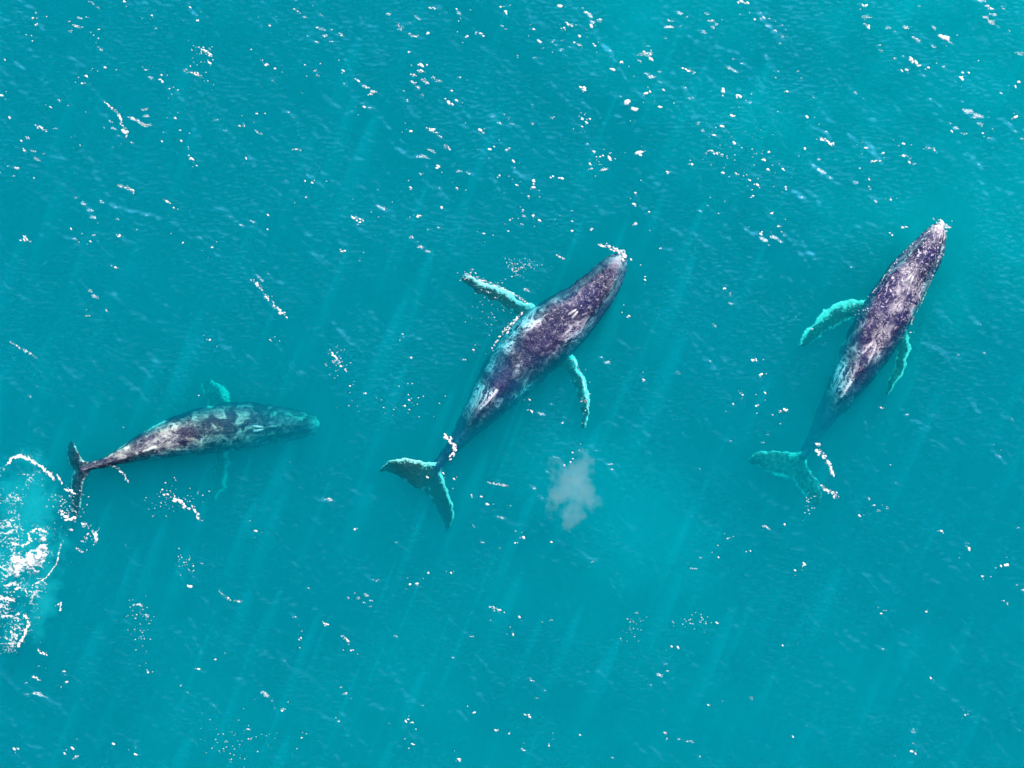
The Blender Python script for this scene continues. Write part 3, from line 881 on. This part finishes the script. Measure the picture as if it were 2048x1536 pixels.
foam_wash('flank_wash', 'white streak of water along the middle whale\'s flank behind its spread flipper', [([(1047, 625), (1036, 634), (1020, 648), (1006, 664), (993, 684), (984, 698)], 7), ([(1043, 630), (1008, 664)], 9)], broken=0.62)
foam_wash('flank_wash', 'beads of broken water along the speckled whale\'s head, on its foam-flecked outline',
          [([(1868, 456), (1840, 474), (1812, 500), (1786, 530), (1764, 560), (1744, 588)], 4), ([(1890, 466), (1886, 492), (1872, 534), (1858, 572), (1840, 612), (1822, 648)], 4)],
          [(1722, 622, 12, 16, 14), (1815, 668, 8, 14, 10)], broken=0.82)
foam_wash('flipper_wash', 'broken white water along the middle whale\'s upper spread flipper', [([(1064, 614), (1046, 600), (1022, 585), (998, 573), (972, 564), (950, 556), (930, 548)], 5)], [(940, 553, 10, 6, 25), (985, 572, 22, 8, 18)], broken=0.55)
foam_wash('flipper_wash', 'broken pale water along the middle whale\'s lower flipper', [([(1147, 716), (1162, 746), (1172, 786), (1176, 820)], 3)], [(1172, 810, 6, 24, 14)], broken=0.7)


# churned foam at the left edge: a sheet of froth with a lacy outline
def churned_foam():
    cell = 1.0                                     # photograph pixels
    xs = np.arange(-60, 215, cell); ys = np.arange(885, 1345, cell)
    X, Y = np.meshgrid(xs, ys)
    env = np.zeros_like(X)
    for cx, cy_, rx, ry, k in ((45, 985, 75, 75, 0.62), (10, 1060, 70, 70, 0.60), (60, 1110, 78, 75, 0.66), (20, 1190, 70, 60, 0.74), (30, 1250, 55, 65, 0.70), (110, 1010, 45, 50, 0.42), (-20, 1130, 80, 160, 0.66)):
        env = np.maximum(env, k * np.clip(1.25 - np.hypot((X - cx) / rx, (Y - cy_) / ry), 0, 1) ** 0.6)
    lace = 1 - np.abs(gnoise(X / 15 + 0.8 * gnoise(X / 20, Y / 20, 31), Y / 13, 32)) * 2.4
    lace2 = 1 - np.abs(gnoise(X / 7.5, Y / 6.5, 33)) * 2.4
    big = gnoise(X / 45, Y / 40, 34)
    fine = gnoise(X / 3.2, Y / 3.2, 35)
    m = 0.5 * lace + 0.45 * lace2 + 0.5 * big + 0.45 * fine
    order = np.sort(m.ravel()); rank = np.searchsorted(order, m) / m.size      # share of the field below this value
    lim = 1.0 - 0.46 * env ** 1.6
    keep = rank > lim
    cov = 0.85 * np.clip((rank - lim) / 0.28, 0, 1)
    keep &= env > 0.02
    # white core and crest arcs
    core = np.full_like(X, 9.0)
    for cx, cy_, r in ((36, 1128, 19), (58, 1122, 19), (78, 1112, 18), (88, 1096, 10), (88, 1080, 6), (34, 1146, 9), (72, 1142, 6)):
        core = np.minimum(core, np.hypot(X - cx, Y - cy_) / r)
    edge_c = 1.0 + 0.75 * gnoise(X / 11, Y / 9, 36) + 0.55 * gnoise(X / 4.5, Y / 4.5, 37) + 0.3 * fine - core
    keep |= edge_c > 0
    cov = np.maximum(cov, np.clip(edge_c / 1.0, 0, 1) ** 0.7)

    def arc(pts, w):
        nonlocal keep, cov
        for (x0, y0), (x1, y1) in zip(pts[:-1], pts[1:]):
            t = np.clip(((X - x0) * (x1 - x0) + (Y - y0) * (y1 - y0)) / ((x1 - x0) ** 2 + (y1 - y0) ** 2), 0, 1)
            dd = np.hypot(X - x0 - t * (x1 - x0), Y - y0 - t * (y1 - y0))
            ee = w * (0.75 + 0.9 * gnoise(X / 6, Y / 6, 38) + 0.5 * fine) - dd
            keep |= ee > 0
            cov = np.maximum(cov, np.clip(ee / (w * 0.8), 0, 1) ** 0.8)
    arc([(14, 928), (26, 916), (42, 911), (62, 920), (84, 935), (100, 948), (108, 958)], 4.2)
    arc([(114, 950), (124, 966)], 2.6)
    arc([(22, 1085), (45, 1092), (62, 1082), (56, 1068), (72, 1058), (92, 1062)], 3.4)
    arc([(122, 1088), (112, 1130), (92, 1156), (66, 1170)], 2.0)
    arc([(2, 1232), (30, 1232), (40, 1225)], 2.8)
    arc([(48, 1228), (58, 1246), (48, 1272), (36, 1290)], 4.2)
    arc([(5, 1195), (26, 1200)], 5.5)
    arc([(110, 1212), (122, 1206), (120, 1220)], 2.2)
    k = 1.0 / PPM
    Px, Py = (X - 1024) * k, (768 - Y) * k
    dist = np.clip(1.3 - core, 0, 1)
    Zv = sea_height(Px, Py) + 0.035 + 0.03 * fine + 0.16 * dist * (1 + 0.7 * gnoise(X / 9, Y / 9, 40))
    idx = -np.ones(X.shape, int)
    cells = keep[:-1, :-1] & keep[1:, 1:]
    verts, faces, cv = [], [], []
    ii, jj = np.nonzero(cells)

    def vid(i, j):
        if idx[i, j] < 0:
            idx[i, j] = len(verts); cv.append(float(cov[i, j]))
            verts.append((Px[i, j] + random.uniform(-.3, .3) * k, Py[i, j] + random.uniform(-.3, .3) * k, Zv[i, j]))
        return idx[i, j]
    for i, j in zip(ii, jj):
        faces.append((vid(i + 1, j), vid(i + 1, j + 1), vid(i, j + 1), vid(i, j)))
    # closed underside so that the froth has thickness
    n0 = len(verts)
    edges = {}
    for f in faces:
        for a, b in zip(f, f[1:] + f[:1]):
            edges[(a, b)] = 1
    verts += [(v[0], v[1], v[2] - 0.05) for v in verts]
    side = [(b, a, a + n0, b + n0) for (a, b) in edges if (b, a) not in edges]
    o = mesh_obj('churned_foam', verts, faces + side, m_foam_glint)
    at = o.data.attributes.new('cover', 'FLOAT', 'POINT'); at.data.foreach_set('value', cv + [c_ * 0.3 for c_ in cv])
    return tag(o, 'broad patch of churned white foam at the left edge behind a whale', 'foam', kind='stuff')


churned_foam()


# ------------------------------------------------------------------ slanting sunbeams in the water: long lens-shaped shafts of brighter scattering
m_beam = water_volume('sunbeam_water', (0.0, 0.135, 0.155), (0, 0, 0), 0.3)


def sunbeams():
    verts, faces = [], []
    az = Vector((math.sin(SUN_AZ), math.cos(SUN_AZ), 0)); ac = Vector((az.y, -az.x, 0))
    down = -sun_vec
    for gx in range(-1, 23):
        for gy in range(-1, 13):
            if random.random() < 0.12:
                continue
            px, py = gx * 96 + random.uniform(-40, 40), gy * 128 + random.uniform(-50, 50)
            if not (-100 < px < 2150):
                continue
            wgt = 0.5 + 0.5 * sstep(250, 900, py)
            if random.random() > wgt:
                continue
            C = W(px, py, -0.35)
            la, lw, ln = random.uniform(1.6, 3.6), random.choice((0.07, 0.11, 0.16, 0.24, 0.4)) * random.uniform(0.8, 1.3), random.uniform(6.0, 12.0)
            b = len(verts)
            for q, sc_ in ((0, 0.25), (0.2, 0.9), (0.6, 1.0), (1.0, 0.15)):
                P = C + down * (ln * q)
                for j in range(10):
                    a = 2 * math.pi * j / 10
                    V = P + az * (la * sc_ * math.cos(a)) + ac * (lw * sc_ * math.sin(a))
                    V.z = min(V.z, -0.3)
                    verts.append(V)
            for i in range(3):
                for j in range(10):
                    a0, a1 = b + i * 10 + j, b + i * 10 + (j + 1) % 10
                    faces.append((a1, a1 + 10, a0 + 10, a0))
            faces.append(tuple(b + j for j in range(9, -1, -1))); faces.append(tuple(b + 30 + j for j in range(10)))
    o = mesh_obj('sunbeams', verts, faces, m_beam)
    return tag(o, 'faint slanting sunbeams in the turquoise water', 'sunbeams', kind='stuff')


sunbeams()

# ------------------------------------------------------------------ breath mist and bubble cloud (volumes)
def sheet_volume(name, px, py, z, rx, ry, thick, mat, seed, label, cat, rough=1.0, freq=1.0, tilt=0.0, step=0.06, squash=1.0, soft=1.0):
    """A closed cloud: two height fields back to back, thickness from an envelope and noise. px, py in photograph pixels, the rest in metres."""
    C = W(px, py, z)
    a = max(rx, ry) * 1.5
    g = np.arange(-a, a + step, step)
    X, Y = np.meshgrid(g, g)
    ct, st = math.cos(tilt), math.sin(tilt)
    U, V = (X * ct + Y * st) / rx, (-X * st + Y * ct) / ry
    env = 1 - np.hypot(U, V) ** 2
    n = gnoise(X * freq, Y * freq, seed) + 0.55 * gnoise(X * freq * 2.2, Y * freq * 2.2, seed + 1) + 0.35 * gnoise(X * freq * 4.7, Y * freq * 4.7, seed + 2) + 0.22 * gnoise(X * freq * 10, Y * freq * 10, seed + 3)
    T = np.clip(env + rough * n, 0, None)
    T = T ** soft; T = thick * T / (1 + squash * T)
    T[np.hypot(X, Y) > a * 0.98] = 0
    c4 = np.maximum(np.maximum(T[:-1, :-1], T[1:, 1:]), np.maximum(T[1:, :-1], T[:-1, 1:]))
    quads, used = grid_subset(c4 > 0)
    quads = quads[:, ::-1]
    x, y, t = X.ravel()[used] + C.x, Y.ravel()[used] + C.y, T.ravel()[used]
    top = np.stack([x, y, z + t + 0.0005], 1); low = np.stack([x, y, z - t - 0.0005], 1)
    n0 = len(top)
    e = {}
    for f in quads.tolist():
        for p_, q_ in zip(f, f[1:] + f[:1]):
            e[(p_, q_)] = 1
    rim = np.array([(q_, p_, p_ + n0, q_ + n0) for (p_, q_) in e if (q_, p_) not in e])
    allq = np.concatenate([quads, quads[:, ::-1] + n0, rim])
    o = mesh_np(name, np.concatenate([top, low]), allq, mat)
    return tag(o, label, cat, kind='stuff')


m_mist = water_volume('breath_mist', (0.175, 0.150, 0.152), (0, 0, 0), 0.0)
sheet_volume('mist', 1146, 982, 1.0, 1.2, 1.6, 0.85, m_mist, 143, 'faint grey puff of whale breath drifting above the bright water', 'mist', rough=0.7, freq=1.1, step=0.05, soft=1.6)
m_bub = water_volume('bubble_water', (0.02, 0.20, 0.205), (0, 0, 0), 0.0)
sheet_volume('bubble_cloud', 1240, 1025, -1.9, 5.6, 3.6, 1.7, m_bub, 71, 'pale milky turquoise cloud of bubbles under the breath mist', 'bubbles', rough=0.35, freq=0.25, tilt=-0.7, step=0.12, soft=1.5)
m_aer = water_volume('aerated_water', (0.22, 0.75, 0.75), (0, 0, 0), 0.0)
sheet_volume('aerated_water', 35, 1095, -0.62, 2.2, 3.9, 0.55, m_aer, 77, 'pale aqua water full of fine bubbles beneath the churned foam', 'bubbles', rough=0.7, freq=0.6, step=0.08, soft=1.3)
m_bright_water = water_volume('brightening_water', (0.0, 0.60, 0.70), (0, 0, 0), 0.3)  # extra scattering added to brighten the upper and lower water
sheet_volume('bright_water_patch', 2000, 40, -2.9, 24.0, 14.0, 2.6, m_bright_water, 81, 'broad paler patch of turquoise water brightened by added scattering toward the upper edge', 'bright_water', rough=0.8, freq=0.16, tilt=-0.35, step=0.4, soft=1.3)
sheet_volume('bright_water_patch', 1150, 1530, -3.4, 26.0, 9.0, 1.5, m_bright_water, 86, 'broad paler patch of turquoise water brightened by added scattering toward the lower edge', 'bright_water', rough=1.0, freq=0.20, tilt=0.1, step=0.4, soft=1.3)
